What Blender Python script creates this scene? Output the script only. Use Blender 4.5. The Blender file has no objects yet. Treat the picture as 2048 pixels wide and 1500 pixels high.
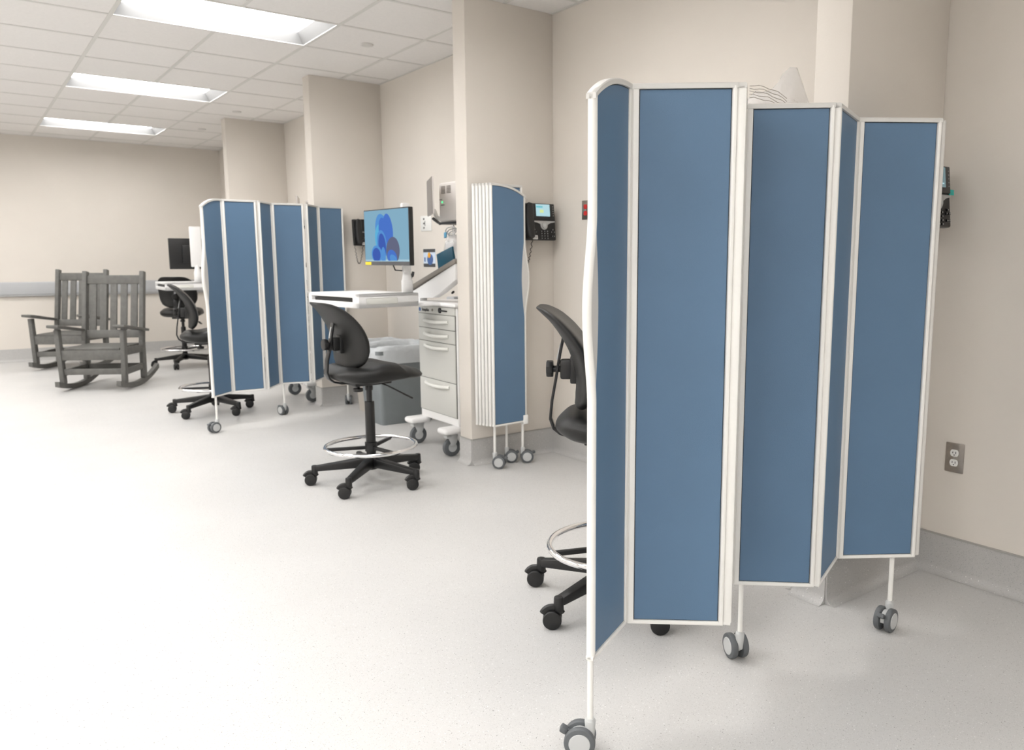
import bpy, bmesh, math, random
from mathutils import Vector, Matrix, Euler, noise
random.seed(7)
S = bpy.context.scene
C = S.collection
PI = math.pi
R = math.radians

# ------------------------------------------------------------------ camera
# yaw (clockwise from +Y), pitch down, eye height, focal length in px of a 2048 wide frame
YAW, PITCH, EYE, FPX = 0.657247834, 0.142354294, 1.26, 1596.82
cam_d = bpy.data.cameras.new('camera'); cam = bpy.data.objects.new('camera', cam_d); C.objects.link(cam)
f = Vector((math.sin(YAW)*math.cos(PITCH), math.cos(YAW)*math.cos(PITCH), -math.sin(PITCH)))
rt = Vector((math.cos(YAW), -math.sin(YAW), 0)); up = rt.cross(f)
m = Matrix((rt, up, -f)).transposed().to_4x4(); m.translation = (0, 0, EYE)
cam.matrix_world = m
cam_d.sensor_width = 36; cam_d.lens = FPX/2048*36
cam_d.shift_x = -121.78/2048; cam_d.shift_y = -2.0/2048
cam_d.clip_start = .05; cam_d.clip_end = 60
cam_d.dof.use_dof = True; cam_d.dof.focus_distance = 2.25; cam_d.dof.aperture_fstop = 5.6
S.camera = cam
# ------------------------------------------------------------------ light and exposure
S.view_settings.view_transform = 'Standard'; S.view_settings.look = 'None'
S.view_settings.gamma = 1; S.view_settings.use_curve_mapping = False
S.view_settings.exposure = 0.46
LAMP = 11.0            # strength of the troffer lenses
w = bpy.data.worlds.new('world'); S.world = w; w.use_nodes = True
w.node_tree.nodes['Background'].inputs[0].default_value = (.8, .85, 1, 1)
w.node_tree.nodes['Background'].inputs[1].default_value = .05

# ------------------------------------------------------------------ materials
def lin(c):
    return tuple(((v/255)/12.92 if v/255 <= .04045 else ((v/255+.055)/1.055)**2.4) for v in c)
def mat(name, col, rough=.5, metal=0, spec=.5, noise_amt=0, noise_scale=8, bump=0, bump_scale=200, srgb=True):
    m = bpy.data.materials.new(name); m.use_nodes = True
    nt = m.node_tree; b = nt.nodes['Principled BSDF']
    c = lin(col) if srgb else col
    b.inputs['Base Color'].default_value = (*c, 1); b.inputs['Roughness'].default_value = rough
    b.inputs['Metallic'].default_value = metal; b.inputs['Specular IOR Level'].default_value = spec
    tc = nt.nodes.new('ShaderNodeTexCoord')
    if noise_amt:
        n = nt.nodes.new('ShaderNodeTexNoise'); n.inputs['Scale'].default_value = noise_scale; n.inputs['Detail'].default_value = 4
        nt.links.new(tc.outputs['Object'], n.inputs['Vector'])
        r = nt.nodes.new('ShaderNodeValToRGB')
        r.color_ramp.elements[0].position = .3; r.color_ramp.elements[1].position = .7
        r.color_ramp.elements[0].color = (*[v*(1-noise_amt) for v in c], 1)
        r.color_ramp.elements[1].color = (*[min(1, v*(1+noise_amt)) for v in c], 1)
        nt.links.new(n.outputs['Fac'], r.inputs['Fac']); nt.links.new(r.outputs['Color'], b.inputs['Base Color'])
    if bump:
        n = nt.nodes.new('ShaderNodeTexNoise'); n.inputs['Scale'].default_value = bump_scale; n.inputs['Detail'].default_value = 3
        nt.links.new(tc.outputs['Object'], n.inputs['Vector'])
        bp = nt.nodes.new('ShaderNodeBump'); bp.inputs['Strength'].default_value = bump; bp.inputs['Distance'].default_value = .002
        nt.links.new(n.outputs['Fac'], bp.inputs['Height']); nt.links.new(bp.outputs['Normal'], b.inputs['Normal'])
    return m
def emit(name, col, s, srgb=True):
    m = bpy.data.materials.new(name); m.use_nodes = True; nt = m.node_tree
    nt.nodes.remove(nt.nodes['Principled BSDF']); e = nt.nodes.new('ShaderNodeEmission')
    e.inputs[0].default_value = (*(lin(col) if srgb else col), 1); e.inputs[1].default_value = s
    nt.links.new(e.outputs[0], nt.nodes['Material Output'].inputs[0]); return m

def speckled(name, base, rough, dark=(.30, .30, .30), light=(1, 1, .98), vein=0.0):
    m = mat(name, base, rough, spec=.4, srgb=False); nt = m.node_tree; b = nt.nodes['Principled BSDF']; L = nt.links
    tc = nt.nodes.new('ShaderNodeTexCoord')
    base_n = nt.nodes.new('ShaderNodeRGB'); base_n.outputs[0].default_value = (*base, 1)
    cur = base_n.outputs[0]
    for sc, thr, colr, keep in ((90, .13, dark, .34), (80, .14, light, .40), (190, .26, tuple(v*.78 for v in base), .6), (260, .26, tuple(min(1, v*1.2) for v in base), .5)):
        v = nt.nodes.new('ShaderNodeTexVoronoi'); v.inputs['Scale'].default_value = sc
        L.new(tc.outputs['Object'], v.inputs['Vector'])
        lt = nt.nodes.new('ShaderNodeMath'); lt.operation = 'LESS_THAN'; lt.inputs[1].default_value = thr
        L.new(v.outputs['Distance'], lt.inputs[0])
        sp = nt.nodes.new('ShaderNodeSeparateColor'); L.new(v.outputs['Color'], sp.inputs[0])
        k = nt.nodes.new('ShaderNodeMath'); k.operation = 'LESS_THAN'; k.inputs[1].default_value = keep; L.new(sp.outputs[0], k.inputs[0])
        mu = nt.nodes.new('ShaderNodeMath'); mu.operation = 'MULTIPLY'; L.new(lt.outputs[0], mu.inputs[0]); L.new(k.outputs[0], mu.inputs[1])
        mx = nt.nodes.new('ShaderNodeMix'); mx.data_type = 'RGBA'; L.new(mu.outputs[0], mx.inputs['Factor'])
        L.new(cur, mx.inputs['A']); mx.inputs['B'].default_value = (*colr, 1); cur = mx.outputs['Result']
    n = nt.nodes.new('ShaderNodeTexNoise'); n.inputs['Scale'].default_value = 1.7; n.inputs['Detail'].default_value = 5
    L.new(tc.outputs['Object'], n.inputs['Vector'])
    mr = nt.nodes.new('ShaderNodeMapRange'); mr.inputs['From Min'].default_value = .3; mr.inputs['From Max'].default_value = .7
    mr.inputs['To Min'].default_value = .965; mr.inputs['To Max'].default_value = 1.03; L.new(n.outputs['Fac'], mr.inputs['Value'])
    mx = nt.nodes.new('ShaderNodeVectorMath'); mx.operation = 'SCALE'; L.new(cur, mx.inputs[0]); L.new(mr.outputs[0], mx.inputs['Scale'])
    L.new(mx.outputs[0], b.inputs['Base Color']); return m

WALL = mat('beige_wall_paint', (.70, .655, .60), .75, spec=.25, noise_amt=.015, noise_scale=3, bump=.12, bump_scale=140, srgb=False)
CEIL = mat('ceiling_tile', (.80, .78, .76), .9, spec=.1, noise_amt=.02, noise_scale=60, bump=.25, bump_scale=90, srgb=False)
TBAR = mat('ceiling_grid_metal', (.66, .65, .62), .6, srgb=False)
FLOOR = speckled('speckled_sheet_floor', (.53, .523, .513), .42, dark=(.17, .165, .16), light=(.70, .69, .68))
BASE = speckled('speckled_base', (.46, .453, .443), .5, dark=(.28, .28, .28), light=(.8, .79, .77))
BLUE = mat('blue_laminate', (.095, .172, .275), .48, spec=.45, noise_amt=.03, noise_scale=5, bump=.25, bump_scale=420, srgb=False)
GASK = mat('dark_gasket', (40, 46, 54), .6)
ALU = mat('white_painted_aluminium', (.80, .79, .76), .33, spec=.5, srgb=False)
CAPM = mat('light_grey_trim', (.62, .61, .585), .45, srgb=False)
INSET = mat('finger_recess_plate', (.58, .57, .55), .5, srgb=False)
GRYH = mat('light_grey_plastic', (.50, .51, .51), .4, srgb=False)
TIRE = mat('grey_rubber', (.10, .108, .115), .5, srgb=False)
BLK = mat('black_plastic', (.008, .008, .0085), .40, noise_amt=.2, noise_scale=40, srgb=False)
FOAM = mat('black_foam_vinyl', (.010, .010, .0098), .44, spec=.38, bump=.3, bump_scale=260, srgb=False)
BLKM = mat('black_steel', (.010, .010, .011), .3, srgb=False)
CHROME = mat('chrome', (.86, .86, .87), .08, metal=1, srgb=False)
STEEL = mat('brushed_steel_plate', (.42, .39, .36), .35, metal=1, noise_amt=.06, noise_scale=60, srgb=False)
ROCK = mat('grey_recycled_lumber', (.118, .116, .108), .62, noise_amt=.12, noise_scale=25, bump=.2, bump_scale=90, srgb=False)
CART = mat('cart_white_plastic', (.85, .845, .84), .4, srgb=False)
CARTG = mat('cart_drawer_grey', (.56, .56, .53), .45, srgb=False)
SEAM = mat('drawer_seam', (.14, .14, .13), .7, srgb=False)
HAND = mat('drawer_handle', (.74, .74, .70), .35, srgb=False)
GRYB = mat('grey_bin_plastic', (.19, .21, .22), .5, noise_amt=.04, srgb=False)
BEIGB = mat('beige_bin_plastic', (.50, .46, .41), .5, srgb=False)
SLOPE = mat('grey_rail', (.25, .225, .20), .5, srgb=False)
WARMG = mat('device_grey', (.78, .74, .71), .5, srgb=False)
PANG = mat('device_panel_grey', (.22, .20, .185), .5, srgb=False)
WHITE = mat('white_plastic', (.82, .82, .80), .35, srgb=False)
RED = mat('red_plastic', (.55, .02, .02), .35, srgb=False)
TEAL = mat('dark_teal_label', (.006, .075, .125), .4, srgb=False)
SKYB = mat('light_blue_plastic', (.10, .35, .55), .4, srgb=False)
DKG = mat('dark_grey_print', (.08, .08, .085), .6, srgb=False)
ORG = mat('orange_print', (.9, .42, .03), .6, srgb=False)
NAVY = mat('navy_print', (.07, .14, .35), .6, srgb=False)
PALE = mat('pale_print', (.62, .72, .85), .6, srgb=False)
SILV = mat('silver_plastic', (.45, .45, .45), .3, metal=.4, srgb=False)
YEL = mat('yellow_sticker', (.85, .62, .03), .5, srgb=False)
TQ = mat('turquoise_tab', (.02, .40, .36), .5, srgb=False)
RAILM = mat('grey_crash_rail', (.46, .47, .485), .45, srgb=False)
LENS = emit('lamp_lens', (1, .985, .965), LAMP, srgb=False)
HOUS = mat('troffer_white', (.80, .80, .79), .5, srgb=False)
SLP = mat('troffer_reflector_shade', (.19, .19, .19), .6, srgb=False)  # white reflector sides, their shade put into a grey colour
SCR_BG = emit('display_background', (132, 172, 194), .74)
SCR_A = emit('display_blue_light', (88, 145, 208), .74)
SCR_B = emit('display_blue_mid', (76, 116, 198), .74)
SCR_C = emit('display_blue_deep', (66, 94, 175), .74)
SCR_D = emit('display_grey_violet', (100, 104, 128), .74)
SCR_E = emit('display_cyan', (95, 175, 215), .74)
SCR_BAR = emit('display_bar', (170, 200, 215), .74)
PSCR = emit('phone_display', (190, 228, 235), .66)
PSCR_T = emit('phone_display_teal', (110, 190, 200), .74)
PSCR_Y = emit('phone_display_green', (215, 232, 160), .74)
PSCR_D = emit('phone_display_dim', (118, 138, 140), .74)
LEDG = emit('green_led', (60, 240, 130), 2.0)

def clear_plastic(name, tint, alpha, rough=.15):
    m = bpy.data.materials.new(name); m.use_nodes = True; nt = m.node_tree; b = nt.nodes['Principled BSDF']
    b.inputs['Base Color'].default_value = (*tint, 1); b.inputs['Roughness'].default_value = rough
    b.inputs['Alpha'].default_value = alpha
    tc = nt.nodes.new('ShaderNodeTexCoord'); n = nt.nodes.new('ShaderNodeTexNoise'); n.inputs['Scale'].default_value = 14; n.inputs['Detail'].default_value = 4
    nt.links.new(tc.outputs['Object'], n.inputs['Vector'])
    bp = nt.nodes.new('ShaderNodeBump'); bp.inputs['Strength'].default_value = .7; bp.inputs['Distance'].default_value = .02
    nt.links.new(n.outputs['Fac'], bp.inputs['Height']); nt.links.new(bp.outputs['Normal'], b.inputs['Normal'])
    return m
FILM = clear_plastic('clear_film', (.85, .84, .84), .38)
LINER = clear_plastic('bin_liner_film', (.66, .69, .71), .8, .35)

# ------------------------------------------------------------------ mesh helpers
class MB:
    def __init__(s): s.bm = bmesh.new(); s.mi = 0
    def _add(s, bm2, M=None):
        if M is not None: bmesh.ops.transform(bm2, matrix=M, verts=bm2.verts)
        for fc in bm2.faces: fc.material_index = s.mi
        me = bpy.data.meshes.new('tmp'); bm2.to_mesh(me); bm2.free()
        s.bm.from_mesh(me); bpy.data.meshes.remove(me); return s
    def box(s, lo, hi, bev=0, seg=2, M=None):
        b = bmesh.new(); bmesh.ops.create_cube(b, size=1)
        lo = Vector(lo); hi = Vector(hi); c = (lo+hi)/2; d = hi-lo
        for v in b.verts: v.co = Vector((v.co.x*d.x, v.co.y*d.y, v.co.z*d.z))+c
        if bev: bmesh.ops.bevel(b, geom=list(b.edges), offset=bev, segments=seg, profile=.5, affect='EDGES')
        return s._add(b, M)
    def beam(s, p0, p1, wx, wy, bev=0, upv=(0, 0, 1), w2=None):
        # box from p0 to p1, width wx sideways and wy along up; w2 = (wx, wy) at p1
        p0 = Vector(p0); p1 = Vector(p1); d = p1-p0; L = d.length; d.normalize()
        u = Vector(upv); sd = d.cross(u)
        if sd.length < 1e-4: sd = d.cross(Vector((1, 0, 0)))
        sd.normalize(); u = sd.cross(d)
        b = bmesh.new(); bmesh.ops.create_cube(b, size=1)
        for v in b.verts:
            k = v.co.x+.5; a = wx if (not w2 or k < .5) else w2[0]; h = wy if (not w2 or k < .5) else w2[1]
            v.co = Vector((k*L, v.co.y*a, v.co.z*h))
        if bev: bmesh.ops.bevel(b, geom=list(b.edges), offset=bev, segments=2, profile=.5, affect='EDGES')
        M = Matrix((d, sd, u)).transposed().to_4x4(); M.translation = p0
        return s._add(b, M)
    def cyl(s, p0, p1, r0, r1=None, n=20, bev=0):
        p0 = Vector(p0); p1 = Vector(p1); d = p1-p0; L = d.length
        b = bmesh.new(); bmesh.ops.create_cone(b, cap_ends=True, segments=n, radius1=r0, radius2=r0 if r1 is None else r1, depth=L)
        if bev:
            ed = [e for e in b.edges if abs(e.verts[0].co.z-e.verts[1].co.z) < 1e-6]
            bmesh.ops.bevel(b, geom=ed, offset=bev, segments=2, profile=.5, affect='EDGES')
        q = Vector((0, 0, 1)).rotation_difference(d.normalized()).to_matrix().to_4x4(); q.translation = (p0+p1)/2
        return s._add(b, q)
    def tube(s, pts, r, n=10, closed=False, flat=1.0):
        pts = [Vector(p) for p in pts]; N = len(pts); b = bmesh.new(); rings = []; prev = None
        for i, p in enumerate(pts):
            if closed: t = pts[(i+1) % N]-pts[i-1]
            else: t = pts[min(i+1, N-1)]-pts[max(i-1, 0)]
            t.normalize()
            if prev is None:
                a = Vector((0, 0, 1)) if abs(t.z) < .9 else Vector((1, 0, 0)); u = t.cross(a).normalized()
            else: u = (prev-t*prev.dot(t)).normalized()
            prev = u; v = t.cross(u)
            rr = r[i] if isinstance(r, (list, tuple)) else r
            rings.append([b.verts.new(p+(u*math.cos(2*PI*k/n)+v*math.sin(2*PI*k/n)*flat)*rr) for k in range(n)])
        for i in range(N if closed else N-1):
            A = rings[i]; B = rings[(i+1) % N]
            for k in range(n): b.faces.new((A[k], A[(k+1) % n], B[(k+1) % n], B[k]))
        if not closed: b.faces.new(rings[0][::-1]); b.faces.new(rings[-1])
        return s._add(b)
    def prism(s, outline, o, ax, ay, t, bev=0):
        # outline of 2D points in the plane (o, ax, ay), centred thickness t along the normal
        o = Vector(o); ax = Vector(ax); ay = Vector(ay); n = ax.cross(ay).normalized()
        b = bmesh.new(); lo = [b.verts.new(o+ax*x+ay*y-n*t/2) for x, y in outline]; hi = [b.verts.new(o+ax*x+ay*y+n*t/2) for x, y in outline]
        k = len(outline); b.faces.new(lo[::-1]); b.faces.new(hi)
        for i in range(k): b.faces.new((lo[i], lo[(i+1) % k], hi[(i+1) % k], hi[i]))
        bmesh.ops.recalc_face_normals(b, faces=b.faces)
        if bev: bmesh.ops.bevel(b, geom=list(b.edges), offset=bev, segments=2, profile=.5, affect='EDGES')
        return s._add(b)
    def grid(s, fn, nu, nv, closed_v=False):
        b = bmesh.new(); V = [[b.verts.new(fn(i/(nu-1), j/(nv if closed_v else nv-1))) for j in range(nv)] for i in range(nu)]
        for i in range(nu-1):
            for j in range(nv if closed_v else nv-1):
                b.faces.new((V[i][j], V[i+1][j], V[i+1][(j+1) % nv], V[i][(j+1) % nv]))
        return s._add(b)
    def m(s, i): s.mi = i; return s
    def build(s, name, mats, parent=None, smooth=35, fix=True):
        if fix: bmesh.ops.recalc_face_normals(s.bm, faces=s.bm.faces)
        me = bpy.data.meshes.new(name); s.bm.to_mesh(me); s.bm.free()
        if not isinstance(mats, (list, tuple)): mats = [mats]
        for x in mats: me.materials.append(x)
        if smooth:
            me.polygons.foreach_set('use_smooth', [True]*len(me.polygons)); me.set_sharp_from_angle(angle=R(smooth))
        o = bpy.data.objects.new(name, me); C.objects.link(o)
        if parent: o.parent = parent
        return o
def thing(name, label, cat, loc=(0, 0, 0), rz=0, group=None):
    o = bpy.data.objects.new(name, None); o.empty_display_size = .1; C.objects.link(o)
    o.location = loc; o.rotation_euler = (0, 0, rz); o['label'] = label; o['category'] = cat
    if group: o['group'] = group
    return o
def tag(o, label, cat, group=None):
    o['label'] = label; o['category'] = cat
    if group: o['group'] = group
    return o
def struct(o): o['kind'] = 'structure'; return o
def dup(root, label, loc, rz, group=None, name=None):
    r = root.copy(); C.objects.link(r); r.location = loc; r.rotation_euler = (0, 0, rz); r['label'] = label
    if group: r['group'] = group
    for ch in list(root.children):
        c = ch.copy(); C.objects.link(c); c.parent = r
        for g in list(ch.children):
            d = g.copy(); C.objects.link(d); d.parent = c
    return r
def arc(c, r, a0, a1, n):
    return [(c[0]+r*math.cos(a0+(a1-a0)*i/n), c[1]+r*math.sin(a0+(a1-a0)*i/n)) for i in range(n+1)]
def text_obj(s, size, loc, rot, mat_, parent, name='lettering', depth=.0006):
    cu = bpy.data.curves.new(name, 'FONT'); cu.body = s; cu.size = size; cu.extrude = depth; cu.align_x = 'CENTER'; cu.align_y = 'CENTER'
    o = bpy.data.objects.new(name, cu); C.objects.link(o)
    dg = bpy.context.evaluated_depsgraph_get(); me = bpy.data.meshes.new_from_object(o.evaluated_get(dg))
    bpy.data.objects.remove(o); me.materials.clear(); me.materials.append(mat_); me.name = name
    o = bpy.data.objects.new(name, me); C.objects.link(o); o.location = loc; o.rotation_euler = rot; o.parent = parent; return o

# ------------------------------------------------------------------ the room
H = 2.76; XW = 3.075; XE = 2.447; YF = 12.03; XL = -5.2; YB = -4.6
WINGS = [1.648, 4.19, 6.72, 9.26]; WT = .14
struct(MB().box((XL, YB, -.1), (XW+.1, YF+.1, 0)).build('floor', FLOOR, smooth=0))
struct(MB().box((XW, YB, 0), (XW+.1, YF, H+.12)).build('wall_right', WALL, smooth=0))
struct(MB().box((XL, YF, 0), (XW+.1, YF+.1, H+.12)).build('wall_far', WALL, smooth=0))
struct(MB().box((XL-.1, YB, 0), (XL, YF+.1, H+.12)).build('wall_left', WALL, smooth=0))
struct(MB().box((XL-.1, YB-.1, 0), (XW+.1, YB, H+.12)).build('wall_back', WALL, smooth=0))
for i, y in enumerate(WINGS):
    struct(MB().box((XE, y, 0), (XW, y+WT, H), .004, 2).build('wall_partition', WALL))
# cove base: flat strip with a quarter round at the floor
def cove(path, h=.158, t=.006, r=.034):
    b = MB(); prof = [(t, h), (t, r)]+[(t+r-r*math.cos(a), r-r*math.sin(a)) for a in [R(18*k) for k in range(1, 6)]]+[(0, .0005), (0, h)]
    for (x0, y0), (x1, y1) in zip(path[:-1], path[1:]):
        d = Vector((x1-x0, y1-y0, 0)); L = d.length; d.normalize(); n = Vector((-d.y, d.x, 0))
        e = .002
        bb = bmesh.new(); P = [[bb.verts.new(Vector((x0, y0, 0))+d*s+n*a+Vector((0, 0, z+.0008))) for a, z in prof] for s in (-t*0, L)]
        k = len(prof)
        for i in range(k): bb.faces.new((P[0][i], P[0][(i+1) % k], P[1][(i+1) % k], P[1][i]))
        bb.faces.new(P[0][::-1]); bb.faces.new(P[1]); b._add(bb)
    return b
# path keeps the wall on its right hand side (normal points into the room)
ys = [YB]+sum([[y, y+WT] for y in WINGS], [])+[YF]
pth = [(XW, YB)]
for y in WINGS: pth += [(XW, y), (XE, y), (XE, y+WT), (XW, y+WT)]
pth += [(XW, YF)]
struct(cove(pth).build('baseboard_right', BASE))
struct(cove([(XW, YF), (XL, YF)]).build('baseboard_far', BASE))
struct(cove([(XL, YF), (XL, YB)]).build('baseboard_left', BASE))
# thin cap line on top of the cove base
b = MB()
for (x0, y0), (x1, y1) in zip(pth[:-1], pth[1:]):
    d = Vector((x1-x0, y1-y0, 0)).normalized(); n = Vector((-d.y, d.x, 0))
    b.beam(Vector((x0, y0, .160))+n*.004-d*.0, Vector((x1, y1, .160))+n*.004, .009, .006)
struct(b.build('trim_1', mat('cove_cap', (.36, .35, .33), .5, srgb=False), smooth=0))
# ceiling: tiles in a T-bar grid with openings for the troffers
PX, PY, X0, Y0 = .6025, .65, .912, 5.205
lights = []
for k in range(-4, 4):
    for j, xx in enumerate((X0, X0-4*PX, X0-8*PX)):
        yy = Y0+k*4*PY
        if YB+.3 < yy < YF-.9 and xx > XL+.2: lights.append((xx, yy, j, k))
        if j > 0 and YB+.3 < yy+2*PY < YF-.7 and xx > XL+.2: lights.append((xx, yy+2*PY, j, k+.5))  # unseen lights added between the rows for more light from the left
SKIP = {(0, -2)}
lights = [l for l in lights if (l[2], l[3]) not in SKIP and (l[2], l[3]) != (0, -3)]+[(X0, Y0-10*PY, 0, -3)]  # unseen light added off the row spacing to brighten the nearest bay
def cuts(a, b, o, p):
    v = [a]; k = math.ceil((a-o)/p+1e-6)
    while o+k*p < b-1e-6: v.append(o+k*p); k += 1
    return v+[b]
gx = cuts(XL, XW, X0, PX); gy = cuts(YB, YF, Y0, PY)
def in_light(x, y): return any(lx < x < lx+2*PX and ly < y < ly+PY for lx, ly, _, _ in lights)
bc = MB()
for i in range(len(gx)-1):
    for j in range(len(gy)-1):
        cx, cy = (gx[i]+gx[i+1])/2, (gy[j]+gy[j+1])/2
        if in_light(cx, cy): continue
        bc.box((gx[i], gy[j], H), (gx[i+1], gy[j+1], H+.015))
bc.m(1).box((XL-.1, YB-.1, H+.13), (XW+.1, YF+.1, H+.2))  # unseen slab above the tiles, added to keep world light out
struct(bc.build('ceiling', [CEIL, HOUS], smooth=0))
bt = MB(); TW = .012
for x in gx[1:-1]:
    ystart = YB
    segs = []; cur = YB
    for j in range(len(gy)-1):
        cy = (gy[j]+gy[j+1])/2
        if in_light(x, cy) and in_light(x+.05, cy) and in_light(x-.05, cy):
            if gy[j] > cur: segs.append((cur, gy[j]))
            cur = gy[j+1]
    segs.append((cur, YF))
    for a, c in segs: bt.box((x-TW, a, H-.004), (x+TW, c, H+.002))
for y in gy[1:-1]: bt.box((XL, y-TW, H-.0035), (XW, y+TW, H+.002))
for (xa, ya, xb, yb) in [(XW-.02, YB, XW, YF), (XL, YF-.02, XW, YF)]: bt.box((xa, ya, H-.004), (xb, yb, H+.002))
struct(bt.build('trim_2', TBAR, smooth=0))
# troffers
names = {(0, 0): 'nearest recessed ceiling light in the row above the bays, cut by the picture top',
         (0, 1): 'middle recessed ceiling light of the row running down the room',
         (0, 2): 'farthest recessed ceiling light, close to the far wall'}
hid = ['unseen recessed ceiling light near the middle of the room', 'unseen recessed ceiling light along the left side of the room']
proto = None
for lx, ly, j, k in lights:
    lb = names.get((j, k), 'unseen recessed ceiling light above the nearer bays' if j == 0 else hid[j-1])
    gr = 'recessed ceiling lights'
    if proto is None:
        proto = thing('ceiling_light', lb, 'ceiling light', (lx, ly, H), 0, gr)
        W_, D_, hh, s_ = 2*PX, PY, .075, .035
        b = bmesh.new()
        o = [(TW, TW, 0), (W_-TW, TW, 0), (W_-TW, D_-TW, 0), (TW, D_-TW, 0)]
        n_ = [(.06, s_, hh), (W_-.06, s_, hh), (W_-.06, D_-s_, hh), (.06, D_-s_, hh)]
        vo = [b.verts.new(p) for p in o]; vn = [b.verts.new(p) for p in n_]
        for q in range(4): b.faces.new((vo[q], vo[(q+1) % 4], vn[(q+1) % 4], vn[q]))
        mb = MB(); mb.m(1)._add(b); mb.m(0)
        for lo, hi in (((0, 0, 0), (W_, TW, .004)), ((0, D_-TW, 0), (W_, D_, .004)), ((0, 0, 0), (TW, D_, .004)), ((W_-TW, 0, 0), (W_, D_, .004))): mb.box(lo, hi)
        mb.build('housing', [HOUS, SLP], proto, smooth=0, fix=False)
        MB().box((.06, s_, hh), (W_-.06, D_-s_, hh+.008)).build('lens', LENS, proto, smooth=0)
    else: dup(proto, lb, (lx, ly, H), 0, gr)
# sprinkler covers
for (x, y, l) in ((2.452, 5.55, 'white round sprinkler cover on the ceiling in front of the second bay, largest of them'),
                  (2.45, 8.80, 'small round sprinkler cover on the ceiling above the blue screen by the middle partition'),
                  (2.44, 10.20, 'small round sprinkler cover on the ceiling nearest the far wall')):
    tag(MB().cyl((x, y, H-.012), (x, y, H), .040, .046, 24, .003).build('sprinkler_cover', CAPM), l, 'sprinkler cover', 'round covers on the ceiling')
# far wall crash rail
b = MB(); b.box((XL, YF-.028, .825), (XW-.005, YF, .985), .012, 3)
rail = thing('crash_rail', 'long light grey crash rail along the far wall behind the rocking chairs', 'wall rail', (0, YF, 0))
b.build('rail_board', RAILM, rail).location = (0, -YF, 0)
b = MB(); b.box((XL, -.034, .806), (XW-.005, 0, .827), .006, 2); b.build('lower_lip', mat('rail_lip', (.36, .36, .36), .5, srgb=False), rail)

# ------------------------------------------------------------------ folding screens
ZB, ZT = .26, 1.70
def caster_geo(parent, x, y, ang, r=.0405, pole_top=ZB, brake=True):
    leg = MB().cyl((x, y, .088), (x, y, pole_top+.004), .0078, n=16).build('leg', ALU, parent)
    d = Vector((math.cos(ang), math.sin(ang), 0)); n = Vector((-d.y, d.x, 0)); P = Vector((x, y, 0)); c = P+d*.026+Vector((0, 0, r))
    h = MB(); h.cyl(P+Vector((0, 0, .040)), P+Vector((0, 0, .094)), .0105, .0145, 20, .002)
    h.cyl(P+Vector((0, 0, .090)), P+Vector((0, 0, .099)), .0145, .011, 20)
    out = [(-.020, -.012), (-.014, .030)]+[(.030*math.cos(a), .030*math.sin(a)+.002) for a in [R(150-15*k) for k in range(12)]]+[(.006, -.016)]
    h.prism([(a-.0+.0, b_) for a, b_ in out], c, d, (0, 0, 1), .014, .001)
    h.cyl(c-n*.022, c+n*.022, .007, n=12)
    h.build('caster_housing', GRYH, leg)
    for s in (-1, 1):
        wb = MB(); a = c+n*s*.0085; e = c+n*s*.0285
        wb.m(0).cyl(a, e, r, n=32, bev=.005)
        wb.m(1).cyl(e-n*s*.001, e+n*s*.0018, r*.70, r*.66, n=28)
        wb.build('wheel', [TIRE, GRYH], leg)
    if brake:
        k = MB(); q = c+d*.034+Vector((0, 0, .020))
        k.beam(c+d*.016+Vector((0, 0, .012)), q+Vector((0, 0, .004)), .010, .006, .001)
        k.beam(q, q+d*.016+Vector((0, 0, .010)), .024, .016, .004)
        k.build('brake_pedal', TIRE, leg)
    return leg
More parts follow.
